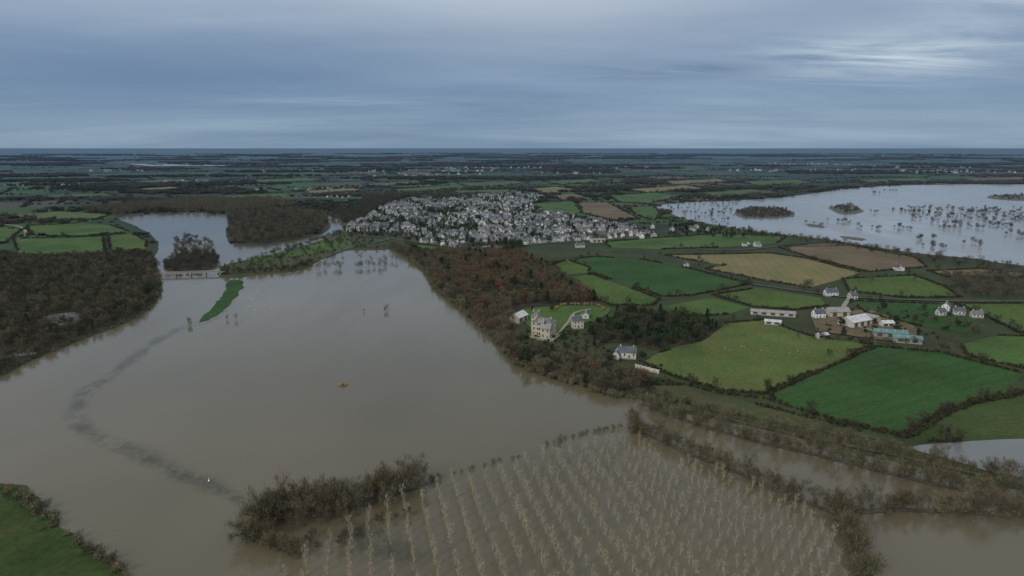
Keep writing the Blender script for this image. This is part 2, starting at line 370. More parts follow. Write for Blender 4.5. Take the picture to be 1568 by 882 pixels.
# ------------------------------------------------------------ tree prototypes
def twig(mb,p,d,w,m=1):
    u=Vector((R()-.5,R()-.5,R()-.5)); u=(d.cross(u)).normalized()*w/2
    mb.face([p-u,p+u,p+d],m)
def leaf(mb,p,s,m=1):
    a=Vector((R()-.5,R()-.5,R()-.5)).normalized(); b=a.orthogonal().normalized(); c=a.cross(b)
    b*=s*U(.6,1.2); c*=s*U(.5,1)
    mb.face([p-b-c*.6,p+b*.8-c,p+b+c*.7,p-b*.5+c],m)
def tree(name,bark,fol,H=11,Rr=4,tr=.2,nl=9,nw=480,ww=.16,wl=1.5,low=.25,leaves=0,ls=.35,up=1.0,spread=.75):
    mb=MB(); bend=Vector((U(-.6,.6),U(-.6,.6),0))
    tp=lambda t: Vector((bend.x*t*t,bend.y*t*t,H*.8*t))
    for i in range(4): mb.tube(tp(i/4),tp((i+1)/4),tr*(1-i/4.6),tr*(1-(i+1)/4.6),6,0)
    limbs=[]
    for i in range(nl):
        t=low+(1-low)*(i+.5)/nl; a=i*2.4+U(-.5,.5); p=tp(t)
        prof=math.sin(math.pi*min(1,max(.12,(t-low*.7)/(1.25-low*.7))))**.6
        out=Rr*prof*U(.75,1.1); q=p+Vector((math.cos(a)*out,math.sin(a)*out,U(.5,1)*H*.22*up))
        mid=p.lerp(q,.5)+Vector((0,0,-.3)); mb.tube(p,mid,tr*.45,tr*.3,4,0); mb.tube(mid,q,tr*.3,tr*.1,3,0)
        limbs.append((p,mid,q))
        for k in range(3):
            s=mid.lerp(q,U(0,.8)); e=s+Vector((U(-1,1),U(-1,1),U(.3,1.2)))*Rr*.35; mb.tube(s,e,tr*.2,tr*.05,3,0); limbs.append((s,s.lerp(e,.5),e))
    limbs.append((tp(.7),tp(.85),tp(1)+Vector((0,0,H*.15))))
    for i in range(nw):
        p,m_,q=random.choice(limbs); t=R()
        b=(p.lerp(m_,t*2) if t<.5 else m_.lerp(q,t*2-1)) if R()<.4 else m_.lerp(q,t)
        b=b+Vector((random.gauss(0,1),random.gauss(0,1),random.gauss(0,.8)))*spread*Rr*.22
        if b.z<H*low*.5: continue
        d=(b-Vector((0,0,H*.35))); d.normalize(); d=d+Vector((U(-.7,.7),U(-.7,.7),U(-.1,1.0)*up)); d=d.normalized()*wl*U(.6,1.2)
        twig(mb,b,d,ww,1)
    for i in range(leaves):
        p,m_,q=random.choice(limbs); b=m_.lerp(q,R())+Vector((random.gauss(0,1),random.gauss(0,1),random.gauss(0,.7)))*spread*Rr*.25
        leaf(mb,b,ls*U(.6,1.3),1)
    return mb.obj(name,[M[bark],M[fol]],link=False)
def pine(name,H=14,Rr=3.5):
    mb=MB(); mb.tube((0,0,0),(0,0,H*.95),.28,.04,6,0)
    for i in range(34):
        t=.18+.8*i/34; z=H*t; rad=Rr*(1-t)**.7*U(.8,1.15)+.2; a=i*2.4
        q=Vector((math.cos(a)*rad,math.sin(a)*rad,z-rad*.15+U(-.2,.3))); mb.tube((0,0,z),q,.07,.02,3,0)
        for k in range(14):
            b=Vector((0,0,z)).lerp(q,U(.2,1.05))+Vector((U(-.5,.5),U(-.5,.5),U(-.3,.3))); leaf(mb,b,.5,1)
    return mb.obj(name,[M['bark'],M['pine']],link=False)
def bush(name,fol,Rr=1.6,Hh=2.6,nl=150,nt=80,ls=.28):
    mb=MB()
    for i in range(6): mb.tube((U(-.3,.3),U(-.3,.3),0),(U(-1,1)*Rr*.7,U(-1,1)*Rr*.7,Hh*U(.6,1)),.07,.02,3,0)
    lob=[(U(-.6,.6)*Rr,U(-.6,.6)*Rr,U(.3,.75)*Hh,U(.4,.7)*Rr) for _ in range(6)]
    for i in range(nl+nt):
        c=random.choice(lob); v=Vector((random.gauss(0,1),random.gauss(0,1),random.gauss(0,1))).normalized()*c[3]*R()**.4
        p=Vector(c[:3])+v
        if p.z<.1: p.z=.1+R()*.5
        if i<nl: leaf(mb,p,ls,1)
        else: twig(mb,p,(v.normalized()+Vector((0,0,.6)))*U(.4,.9),.09,1)
    return mb.obj(name,[M['bark'],M[fol]],link=False)
def clump(name,fol,W=26,Hh=9,nc=11):
    mb=MB()
    for i in range(nc):
        cx,cy=U(-W/2,W/2),U(-W/3,W/3); r=U(2.8,4.5); h=Hh*U(.7,1.15)
        mb.tube((cx,cy,0),(cx,cy,h*.8),.25,.1,3,0)
        for k in range(75):
            v=Vector((random.gauss(0,1),random.gauss(0,1),random.gauss(0,1))).normalized()*R()**.35
            leaf(mb,Vector((cx+v.x*r,cy+v.y*r,max(.3,h*.55+v.z*h*.45))),.75,1)
    return mb.obj(name,[M['bark'],M[fol]],link=False)
def coll(name,objs):
    c=bpy.data.collections.new(name)
    for o in objs: c.objects.link(o)
    return c
C_bare=coll('c0_bare_tree_kinds',[tree('bare_tree','bark','twigs',H=U(9,12),Rr=U(3.3,4.4)) for _ in range(5)])
C_dark=coll('c1_dark_tree_kinds',[tree('bare_tree','bark','twigs_dark',H=U(8,12),Rr=U(3.4,4.6),nw=520,ww=.20) for _ in range(5)])
C_will=coll('c2_willow_kinds',[tree('willow_tree','bark','twigs_willow',H=U(6.5,9),Rr=U(3.0,4.0),nw=620,ww=.15,low=.12,wl=1.5) for _ in range(5)])
C_aut=coll('c3_autumn_kinds',[tree('autumn_tree','bark','autumn',H=U(9,12),Rr=U(3.6,4.8),nw=260,leaves=340,ls=.33) for _ in range(4)])
C_ever=coll('c4_evergreen_kinds',[pine('pine_tree',U(12,16),U(3,4)) for _ in range(2)]+[tree('holm_oak_tree','bark','ivy',H=U(9,11),Rr=U(4,5),nw=50,leaves=750,ls=.38,spread=1) for _ in range(2)]+[tree('cedar_tree','bark','pine',H=U(11,13),Rr=U(4,5),nw=40,leaves=750,ls=.4,spread=.9) for _ in range(2)])
C_hedge=coll('c5_hedge_kinds',[bush('hedge_shrub','hedge') for _ in range(4)]+[bush('bramble_shrub','ivy',1.3,1.9)])
C_scrub=coll('c6_scrub_kinds',[bush('willow_shrub','twigs_willow',1.9,3.4,90,200,.22) for _ in range(4)])
C_pop=coll('c7_poplar_kinds',[tree('young_poplar_tree','poplar_bark','poplar',H=U(6.5,8.5),Rr=1.15,tr=.13,nl=9,nw=150,ww=.09,wl=1.0,low=.12,up=1.7,spread=.8) for _ in range(5)])
C_far=coll('c8_distant_kinds',[clump('distant_wood_clump','far') for _ in range(4)]+[clump('distant_bare_clump','far_brown')])
C_farb=coll('c9_distant_brown_kinds',[clump('distant_bare_clump','far_brown') for _ in range(3)])

def instancer(name,pts,coll_,nproto,rots=None,idx=None,z=0.0):
    """pts: (x,y,scale) or (x,y,scale,z)"""
    me=bpy.data.meshes.new(name)
    me.from_pydata([(p[0],p[1],(p[3] if len(p)>3 else z)) for p in pts],[],[])
    rr=[];ss=[];ii=[]
    for k,p in enumerate(pts):
        rr+=[0.0,0.0,(rots[k] if rots else U(0,6.283))]
        s=p[2]; ss+=([s*U(.9,1.1),s*U(.9,1.1),s*U(.85,1.15)] if not rots else [s,s,s]); ii.append(idx[k] if idx else random.randrange(nproto))
    me.attributes.new('rot','FLOAT_VECTOR','POINT'); me.attributes['rot'].data.foreach_set('vector',rr)
    me.attributes.new('scl','FLOAT_VECTOR','POINT'); me.attributes['scl'].data.foreach_set('vector',ss)
    me.attributes.new('pick','INT','POINT'); me.attributes['pick'].data.foreach_set('value',ii)
    me.update()
    o=bpy.data.objects.new(name,me); scene.collection.objects.link(o)
    g=bpy.data.node_groups.new(name+'_instances','GeometryNodeTree'); g.is_modifier=True
    g.interface.new_socket('Geometry',in_out='INPUT',socket_type='NodeSocketGeometry'); g.interface.new_socket('Geometry',in_out='OUTPUT',socket_type='NodeSocketGeometry')
    N=g.nodes;L=g.links
    gi=N.new('NodeGroupInput');go=N.new('NodeGroupOutput'); ip=N.new('GeometryNodeInstanceOnPoints')
    ci=N.new('GeometryNodeCollectionInfo'); ci.inputs['Collection'].default_value=coll_; ci.inputs['Separate Children'].default_value=True; ci.inputs['Reset Children'].default_value=True
    def na(nm,t):
        q=N.new('GeometryNodeInputNamedAttribute'); q.data_type=t; q.inputs['Name'].default_value=nm; return q.outputs['Attribute']
    er=N.new('FunctionNodeEulerToRotation'); L.new(na('rot','FLOAT_VECTOR'),er.inputs[0])
    L.new(gi.outputs[0],ip.inputs['Points']); L.new(ci.outputs[0],ip.inputs['Instance']); ip.inputs['Pick Instance'].default_value=True
    L.new(na('pick','INT'),ip.inputs['Instance Index']); L.new(er.outputs[0],ip.inputs['Rotation']); L.new(na('scl','FLOAT_VECTOR'),ip.inputs['Scale'])
    L.new(ip.outputs[0],go.inputs[0])
    md=o.modifiers.new('instances','NODES'); md.node_group=g
    return o
def scatter(poly,sp,smin=.7,smax=1.1,keep=1.0,avoid=(),clear=0):
    xs_=[p[0] for p in poly];ys_=[p[1] for p in poly];out=[]
    y=min(ys_)
    while y<max(ys_):
        x=min(xs_)
        while x<max(xs_):
            a=x+U(-.5,.5)*sp;b=y+U(-.5,.5)*sp
            if R()<keep and inside(poly,a,b) and not any(inside(q,a,b) for q in avoid):
                if not clear or noise.noise(Vector((a*.016,b*.016,3)))>-clear: out.append((a,b,U(smin,smax)))
            x+=sp
        y+=sp
    return out
def along(line,sp,w,smin,smax,keep=1.0,smooth=True):
    P=smooth_poly(GP(line),False) if smooth else GP(line)
    P=densify(P,sp,False); out=[]
    for i in range(len(P)-1):
        (x,y),(x2,y2)=P[i],P[i+1]
        if R()<keep: out.append((x+U(-w,w),y+U(-w,w),U(smin,smax)))
    return out

# ---- woods
Z1=GP([(592,376),(650,388),(700,384),(790,386),(835,408),(862,430),(925,466),(850,468),(805,470),(782,478),(790,510),(830,542),(900,556),(960,566),(1012,580),(985,604),(932,606),(890,591),(830,574),(787,554),(765,526),(732,494),(692,460),(665,438),(652,414),(625,393)])
Z1a=GP([(700,400),(790,392),(835,410),(915,462),(850,466),(760,452),(700,425)])
chat=GP([(780,470),(930,462),(945,480),(925,512),(890,530),(860,548),(815,540),(785,515)])
cott=GP([(930,540),(960,536),(1020,556),(1030,584),(985,582),(935,572)])
sheet('woodland_floor',Z1,0.35,M['litter'])
s1=scatter(Z1,6.0,.65,1.15,avoid=[chat,Z1a,cott],clear=.55)
random.shuffle(s1); k=len(s1)
instancer('lakeside_bare_woodland',s1[:int(k*.42)],C_bare,5)
instancer('lakeside_willow_woodland',s1[int(k*.42):int(k*.68)],C_will,5)
instancer('lakeside_dark_woodland',s1[int(k*.68):int(k*.92)],C_dark,5)
instancer('lakeside_evergreens',s1[int(k*.92):int(k*.96)],C_ever,6)
instancer('lakeside_autumn_woodland',s1[int(k*.96):],C_aut,4)
a1=scatter(Z1a,6.3,.75,1.15,avoid=[chat]); random.shuffle(a1); k=len(a1)
instancer('autumn_woodland',a1[:int(k*.32)],C_aut,4); instancer('park_bare_woodland',a1[int(k*.32):int(k*.7)],C_bare,5); instancer('park_dark_woodland',a1[int(k*.7):int(k*.9)],C_dark,5); instancer('park_evergreens',a1[int(k*.9):],C_ever,6)
Z2=GP([(922,494),(965,478),(1060,486),(1104,500),(1078,520),(1002,536),(960,524),(915,526),(895,518)])
sheet('park_floor',Z2,0.38,M['litter'])
e1=scatter(Z2,6.2,.5,.9,avoid=[cott]); random.shuffle(e1); k=len(e1)
instancer('park_pine_grove',e1[:int(k*.55)],C_ever,6); instancer('park_dark_trees',e1[int(k*.55):],C_dark,5)
e2=scatter(GP([(790,545),(830,548),(900,548),(930,562),(1000,584),(960,584),(880,570),(800,560)]),8,.35,.7,avoid=[cott])+scatter(GP([(770,376),(800,374),(800,392),(772,396)]),9,.8,1.1)+[(*G(p),U(.4,.6)) for p in((860,520),(872,512),(808,512),(905,506),(918,498),(845,478),(815,476),(935,552),(985,552),(870,535),(895,540),(910,530))]
instancer('garden_evergreens',e2,C_ever,6)
instancer('garden_shrubs',scatter(GP([(785,512),(930,505),(935,560),(860,556),(800,540)]),6,.5,1.2,.7)+scatter(cott,8,.4,.9,.5),C_hedge,5)
Z3=GP([(-260,380),(-60,376),(0,392),(30,394),(90,396),(158,392),(222,388),(238,398),(246,430),(238,460),(200,488),(130,516),(60,543),(0,572),(-60,596),(-260,680)])
sheet('wet_woodland_floor',Z3,0.26,M['litter'])
pools=[GP(p_) for p_ in pools_px]
s3=scatter(Z3,6.3,.55,1.05,avoid=pools,clear=.55); random.shuffle(s3); k=len(s3)
instancer('wet_woodland_dark',s3[:int(k*.65)],C_dark,5); instancer('wet_woodland_bare',s3[int(k*.65):int(k*.85)],C_bare,5); instancer('wet_woodland_willows',s3[int(k*.85):int(k*.97)],C_will,5); instancer('wet_woodland_ivy_trees',s3[int(k*.97):],C_ever,6)
s3b=along([(-60,596),(0,574),(60,546),(130,518),(200,490),(238,462),(246,432)],4,3,.5,.9); instancer('shore_willow_shrubs',s3b,C_scrub,4)
Z4=GP([(350,334),(420,318),(500,330),(502,345),(488,358),(450,367),(400,374),(358,372),(350,356)])
Z5=GP([(120,322),(180,316),(300,305),(430,308),(455,318),(350,328),(300,325),(230,324),(180,332)])
sheet('woodland_floor',Z4,0.36,M['litter']); sheet('woodland_floor',Z5,0.37,M['litter'])
z4=scatter(Z4,9,.8,1.15); k=len(z4); random.shuffle(z4)
instancer('riverside_wood',z4[:k*2//3],C_dark,5); instancer('riverside_bare_wood',z4[k*2//3:],C_bare,5)
instancer('marsh_wood',scatter(Z5,13,.9,1.3),C_bare,5)
Z6=GP([(500,332),(560,305),(640,298),(590,312),(560,334),(530,345)])
instancer('village_edge_wood',scatter(Z6,13,.9,1.2),C_dark,5)
t1=scatter(T1,8,.4,.75,.35)+along([(336,420),(400,418),(455,412),(480,402)],4,3,.6,.9)+along([(400,392),(440,383),(490,368),(525,356)],6,3,.5,.9)
instancer('river_bank_trees',t1,C_dark,5)
t3=scatter(T3,7,.5,.9)+scatter(GP([(262,392),(268,366),(300,360),(328,376),(330,392)]),13,.6,1.0,.7); instancer('flooded_islet_trees',t3,C_dark,5)
instancer('flooded_bank_trees',along([(475,410),(520,412),(560,410),(600,408)],7,9,.55,.95,.9)+along([(480,402),(540,398),(620,402)],7,10,.45,.9,.85)+[(*G(p),.45) for p in((292,500),(590,478),(348,490),(362,490))]+[(*G((557,478)),.25),(*G((290,497)),.7),(*G((592,476)),.6)],C_bare,5)
# foreground belts
belts_w=[([(375,822),(410,800),(445,785),(520,780),(590,760),(652,738)],2.4,5.5,.85,1.25,1.0),
 ([(380,826),(420,838),(460,855)],2.6,2,.5,.9,.9),
 ([(985,618),(1060,648),(1150,674),(1250,697),(1350,722),(1450,746),(1568,766),(1760,800)],2.3,3.5,.5,1.1,1.0),
 ([(1080,634),(1200,662),(1300,683),(1400,704),(1500,728),(1568,742),(1700,765)],2.6,2.5,.45,.95,.9),
 ([(968,660),(1005,672),(1060,697),(1110,715),(1160,738),(1215,762),(1275,785)],2.3,2.8,.45,1.05,.9),
 ([(1285,788),(1350,782),(1400,782),(1480,785),(1568,790),(1760,800)],2.3,3.4,.5,1.05,1.0),
 ([(1278,785),(1295,815),(1310,850),(1325,900),(1335,960)],2.0,2.8,.6,1.05,1.0)]
fw=[]; fb=[]
for ln_,sp,w,a,b,kp in belts_w:
    fw+=along(ln_,sp,w,a,b,kp); fb+=along(ln_,sp*2.0,w,a,b,kp)
    belt_land(ln_,w*1.1)
instancer('levee_willow_trees',fw,C_will,5); instancer('levee_bare_trees',fb,C_bare,5)
instancer('flooded_copse',scatter(GP([(400,800),(450,775),(520,765),(600,755),(650,738),(600,775),(530,800),(450,815)]),5.0,.7,1.1,.9),C_bare,5)
instancer('flooded_copse_sparse_trees',scatter(GP([(450,830),(520,805),(600,785),(640,790),(560,830),(490,860)]),7,.35,.6,.6),C_dark,5)
sc=along([(652,738),(700,724),(745,712),(800,697)],4.2,1.5,.5,1.0,.6)+along([(840,682),(880,668),(950,656),(985,664)],2.3,1.6,.6,1.05,.95)+along([(968,640),(975,655),(985,668)],2.5,1.5,1.2,1.9,1)
for ln_,sp,w,a,b,kp in belts_w: sc+=along(ln_,sp*1.2,w*1.1,.5,1.0,.8)
sc+=along([(-60,742),(0,752),(40,770),(80,800),(70,812)],2.2,2.4,.7,1.5,1)+along([(110,822),(160,860),(215,905)],2.0,2.4,.6,1.3,1)
instancer('flooded_willow_shrubs',sc,C_scrub,4)
instancer('meadow_edge_trees',[(*G(p),.5) for p in((30,775),(60,790),(85,805),(14,768),(135,850),(170,872),(70,782),(50,776))],C_dark,5)
instancer('east_shore_shrubs',along([(625,396),(652,418),(666,442),(694,464),(732,497),(766,530),(788,556),(832,576),(892,593),(932,608),(980,612)],3,2.2,.8,1.5,1),C_scrub,4)
instancer('shore_hedge_shrubs',along([(985,580),(1050,590),(1100,602),(1170,610)],2.0,1.5,.7,1.2,1)+along([(1170,610),(1290,648),(1385,670)],2.2,1.2,.6,1.1,1)+along([(1385,670),(1410,655),(1455,628),(1500,614),(1568,600)],2.0,2.0,.8,1.3,1),C_hedge,5)
# poplar plantation, planted on a regular grid
PP=GP([(470,850),(560,796),(662,750),(850,694),(960,672),(1060,708),(1160,752),(1262,800),(1285,850),(1300,940),(600,1050),(380,930)])
az=math.radians(-13); ux,uy=math.sin(az),math.cos(az); vx,vy=uy,-ux; pp=[];
for i in range(-40,40):
    for j in range(0,90):
        x=i*7.6*vx+j*6.2*ux+U(-.5,.5); y=i*7.6*vy+j*6.2*uy+U(-.5,.5)
        if inside(PP,x,y) and R()>.06: pp.append((x,y,U(.7,1.1)))
instancer('poplar_plantation',pp,C_pop,5)
# flooded marsh trees
mt=scatter(GP([(1125,325),(1150,318),(1200,320),(1217,330),(1190,334),(1140,334)]),9,.5,.75)+scatter(GP([(1270,318),(1300,314),(1322,324),(1290,328)]),16,.6,1.0)+scatter(GP([(1515,300),(1568,298),(1640,300),(1640,309),(1530,306)]),18,.5,.8)
mt+=scatter(GP([(1015,318),(1130,308),(1120,350),(1060,338)]),19,.4,.8,.4)
mt+=scatter(GP([(1385,318),(1560,318),(1600,345),(1500,352),(1400,338)]),17,.5,.95,.33)
for cx,cy in((1345,326),(1370,322),(1395,325),(1410,320),(1425,327),(1435,322),(1460,330),(1480,325),(1500,326),(1510,340),(1530,345),(1555,335),(1380,350),(1408,365),(1450,350),(1520,322),(1340,296),(1365,293),(1500,375),(1430,378),(1250,345),(1290,340),(1560,362),(1330,350),(1470,345)):
    gx,gy=G((cx,cy))
    for _ in range(random.randint(3,8)): mt.append((gx+random.gauss(0,10),gy+random.gauss(0,14),U(.45,1.0)))
instancer('flooded_marsh_trees',mt,C_dark,5)
ms=along([(1010,335),(1060,345),(1120,355),(1190,362),(1260,370),(1330,382),(1400,392),(1500,404),(1568,412),(1800,432)],4.5,9,.5,.95,1)+along([(1120,357),(1260,373),(1400,396),(1568,420)],6,12,.5,.9,1)
ms+=scatter(GP([(1445,420),(1568,424),(1700,440),(1700,462),(1568,458),(1480,458),(1440,436)]),9,.6,1.0)
ms+=along([(1230,520),(1340,528),(1420,530),(1470,545)],6,5,.4,.8,.7)+along([(1400,490),(1470,500),(1500,515)],6,4,.5,.9)
random.shuffle(ms); k=len(ms)
instancer('marsh_shore_woodland',ms[:k//2],C_dark,5); instancer('marsh_shore_bare_trees',ms[k//2:],C_bare,5)
instancer('bank_brush',along([(1050,306),(1130,302),(1215,297),(1290,287),(1400,281),(1700,279)],9,10,.8,1.2),C_bare,5)
instancer('field_hedgerow',hedge_pts,C_hedge,5)
for p in [(1228,445),(1070,410),(1250,452),(1400,430),(1110,500),(1095,595),(1270,545),(1335,430),(1065,590),(1150,437),(1010,392)]: field_trees.append((*G(p),U(.6,.9)))
instancer('hedgerow_trees',field_trees,C_dark,5)
fe=scatter(GP([(1235,480),(1480,470),(1500,500),(1420,530),(1240,520)]),20,.4,.7,.5)+scatter(GP([(1020,345),(1150,352),(1160,368),(1020,362)]),18,.6,.9,.7)
instancer('farmyard_trees',fe,C_ever,6)

# ------------------------------------------------------------ houses
def house_parts(w,d,h,rh,storeys=2,hip=False,over=.35,chim=True,wz=None):
    P={k:MB() for k in('walls','roof','windows','door','chimney')}
    x,y=w/2,d/2; W=P['walls']
    W.face([(-x,-y,0),(x,-y,0),(x,-y,h),(-x,-y,h)]);W.face([(x,y,0),(-x,y,0),(-x,y,h),(x,y,h)])
    if hip:
        W.face([(x,-y,0),(x,y,0),(x,y,h),(x,-y,h)]);W.face([(-x,y,0),(-x,-y,0),(-x,-y,h),(-x,y,h)])
        X,Y=x+over,y+over;r=max(0.3,X-Y*.8);z=h-.05
        a,b,c,e=(-X,-Y,z),(X,-Y,z),(X,Y,z),(-X,Y,z);m,n_=(-r,0,h+rh),(r,0,h+rh)
        for q in([a,b,n_,m],[c,e,m,n_],[b,c,n_],[e,a,m],[a,e,c,b]): P['roof'].face(q)
    else:
        W.face([(x,-y,0),(x,y,0),(x,y,h),(x,0,h+rh),(x,-y,h)]);W.face([(-x,y,0),(-x,-y,0),(-x,-y,h),(-x,0,h+rh),(-x,y,h)])
        X=x+over;k=rh/y;Y=y+over;z=h-over*k;t=.18
        for s in(-1,1):
            a=[(-X,s*Y,z),(X,s*Y,z),(X,0,h+rh),(-X,0,h+rh)];b=[(p[0],p[1],p[2]+t) for p in a]
            P['roof'].face(b); P['roof'].face(a[::-1])
            for i in range(4): j=(i+1)%4; P['roof'].face([a[i],a[j],b[j],b[i]])
    sh=h/storeys
    for st in range(storeys):
        nw=max(2,int(w/3)); zc=sh*st+sh*.35
        for i in range(nw):
            cx=-x+w*(i+.5)/nw
            for s in(-1,1):
                if st==0 and s==-1 and i==nw//2: P['door'].box(cx-.55,cx+.55,s*y-.06,s*y+.02,0,2.15); continue
                P['windows'].box(cx-.5,cx+.5,min(s*y,s*(y+.06)),max(s*y,s*(y+.06)),zc,zc+sh*.45)
        for s in(-1,1):
            for cy in((-y*.5,y*.5) if d>6 else (0,)): P['windows'].box(min(s*x,s*(x+.06)),max(s*x,s*(x+.06)),cy-.45,cy+.45,zc,zc+sh*.45)
    if chim:
        for cx in(-x*.75,x*.7): P['chimney'].box(cx-.35,cx+.35,-.3,.3,h+rh-.8,h+rh+1.1)
    return P
def proto_house(w,d,h,rh,wm,rm,st,wing=False):
    P=house_parts(w,d,h,rh,st); mb=MB(); order=['walls','roof','windows','door','chimney']
    for i,k in enumerate(order):
        b=len(mb.v); mb.v+=P[k].v; mb.f+=[tuple(b+j for j in f) for f in P[k].f]; mb.m+=[i]*len(P[k].f)
    if wing:
        Q=house_parts(w*.45,d*.8,h*.7,rh*.7,1,chim=False)
        for i,k in enumerate(order):
            b=len(mb.v); mb.v+=[(-v[1]+w*.2,v[0]-d*.6,v[2]) for v in Q[k].v]; mb.f+=[tuple(b+j for j in f) for f in Q[k].f]; mb.m+=[i]*len(Q[k].f)
    return mb.obj('village_house',[wm,rm,M['glass'],M['door'],M['cream']],link=False)
VW,VR=M['village_wall'],M['village_roof']
protos=[proto_house(11,7.5,5.2,3.2,VW,VR,2),proto_house(9,8,3.2,3.4,VW,VR,1,True),proto_house(14,8,3.2,3.2,VW,VR,1),
 proto_house(8,7,5.6,3.2,VW,VR,2),proto_house(12,8,5.6,3.6,M['cream'],VR,2,True),proto_house(16,9,5.6,3.6,VW,VR,2),proto_house(10,8,5.2,3.3,VW,VR,2,True),proto_house(7,6,2.8,2,M['white'],M['metalroof'],1)]
C_house=coll('d0_village_house_kinds',protos)
VIL=GP([(524,352),(545,340),(565,330),(592,314),(640,304),(700,302),(790,297),(832,301),(812,314),(830,326),(900,336),(960,346),(1012,364),(960,366),(900,370),(850,373),(770,379),(730,384),(680,378),(610,368),(550,362)])
sheet('village_ground',VIL,0.7,simple('village_gardens',(0.055,0.065,0.036),0.95,0.5,0.03))
hs=[];hr=[];vt=[]
for a in range(-70,100):
    for b in range(0,150):
        th=math.radians(24)
        lx,ly=a*14.0,b*20.0
        x=lx*math.cos(th)-ly*math.sin(th)+450;y=lx*math.sin(th)+ly*math.cos(th)+500
        wv=noise.noise_vector(Vector((x*.004,y*.004,2)))*42; x+=wv.x;y+=wv.y
        x+=U(-4,4);y+=U(-4.5,4.5)
        if not inside(VIL,x,y): continue
        green=noise.noise(Vector((x*.009,y*.009,17)))
        if a%9==0 or R()<.15 or green>.25: vt.append((x,y,U(.6,1.0))); vt.append((x+U(-8,8),y+U(-8,8),U(.5,.95))); continue
        if x>260: green=-1
        hs.append((x,y,U(.7,1.05),.7)); hr.append(th+wv.x*.03+(math.pi/2 if noise.noise(Vector((x*.012,y*.012,7)))>0 or R()<.2 else 0)+U(-.15,.15))
        if R()<.7 and green>-.5: vt.append((x+U(-9,9),y+U(5,11),U(.4,.85)))
instancer('village_houses',hs,C_house,8,rots=hr)
random.shuffle(vt); instancer('village_garden_trees',vt[:len(vt)*45//100],C_ever,6); instancer('village_bare_trees',vt[len(vt)*45//100:],C_dark,5)
fh=[]
for (cx,cy,nn,sx,sy) in((385,292,8,40,90),(25,284,12,150,120),(100,284,8,120,60),(1260,252,35,500,300),(1340,262,20,300,200),(1440,264,40,350,220),(1420,256,25,500,300),(940,257,14,220,200),(760,258,30,500,350),(700,262,16,300,200),(1180,262,14,300,200),(1060,352,6,60,40),(1130,376,3,30,15),(480,290,8,120,60),(200,262,10,300,150),(580,262,16,500,200),(280,278,10,150,90),(640,268,16,300,200),(1500,262,20,300,200),(860,266,12,300,120),(455,262,10,250,100),(1280,262,12,200,100),(520,301,8,60,60),(600,340,1,4,4),(1385,414,2,20,6),(1050,408,1,4,4)):
    gx,gy=G((cx,cy))
    for _ in range(nn): fh.append((gx+random.gauss(0,1)*sx*.5,gy+random.gauss(0,1)*sy*.5,U(.9,1.6) if cy<280 else U(.65,.95)))
instancer('distant_hamlet_houses',fh,C_house,8,rots=[U(0,3.14) for _ in fh])

def building(name,px,w,d,h,rh,rot,wm,rm,st=2,hip=False,chim=True,pos=None):
    x,y=G(px) if px else pos
    e=bpy.data.objects.new(name,None); scene.collection.objects.link(e); e.location=(x,y,0.9); e.rotation_euler=(0,0,rot)
    P=house_parts(w,d,h,rh,st,hip,chim=chim)
    for k,mm in(('walls',wm),('roof',rm),('windows',M['glass']),('door',M['door']),('chimney',M['cream'])):
        if P[k].f: P[k].obj(k,[mm],e)
    f=MB(); f.box(-w/2-.1,w/2+.1,-d/2-.1,d/2+.1,-1.2,.25); f.obj('footing',[M['concrete']],e)
    return e
def barn(name,px,w,d,h,rh,rot,wm,rm):
    x,y=G(px); e=bpy.data.objects.new(name,None); scene.collection.objects.link(e); e.location=(x,y,0.9); e.rotation_euler=(0,0,rot)
    P=house_parts(w,d,h,rh,1,chim=False,over=.6); P['walls'].obj('walls',[wm],e); P['roof'].obj('roof',[rm],e)
    dm=MB()
    for i in range(max(2,int(w/7))):
        n_=max(2,int(w/7)); cx=-w/2+w*(i+.5)/n_; dm.box(cx-1.9,cx+1.9,-d/2-.08,-d/2+.02,0,h*.8)
    dm.obj('bay_doors',[M['door']],e)
    rl=MB(); k=rh/(d/2)
    for i in range(max(2,int(w/6))):
        n_=max(2,int(w/6)); cx=-w/2+w*(i+.5)/n_
        for s in(-1,1):
            y1,y2=s*d*.14,s*d*.36; z=lambda yy:h+rh-abs(yy)*k+.21
            rl.face([(cx-.5,y1,z(y1)),(cx+.5,y1,z(y1)),(cx+.5,y2,z(y2)),(cx-.5,y2,z(y2))])
    rl.obj('rooflights',[M['concrete']],e)
    f=MB(); f.box(-w/2-.1,w/2+.1,-d/2-.1,d/2+.1,-1.2,.15); f.obj('footing',[M['concrete']],e)
    return e
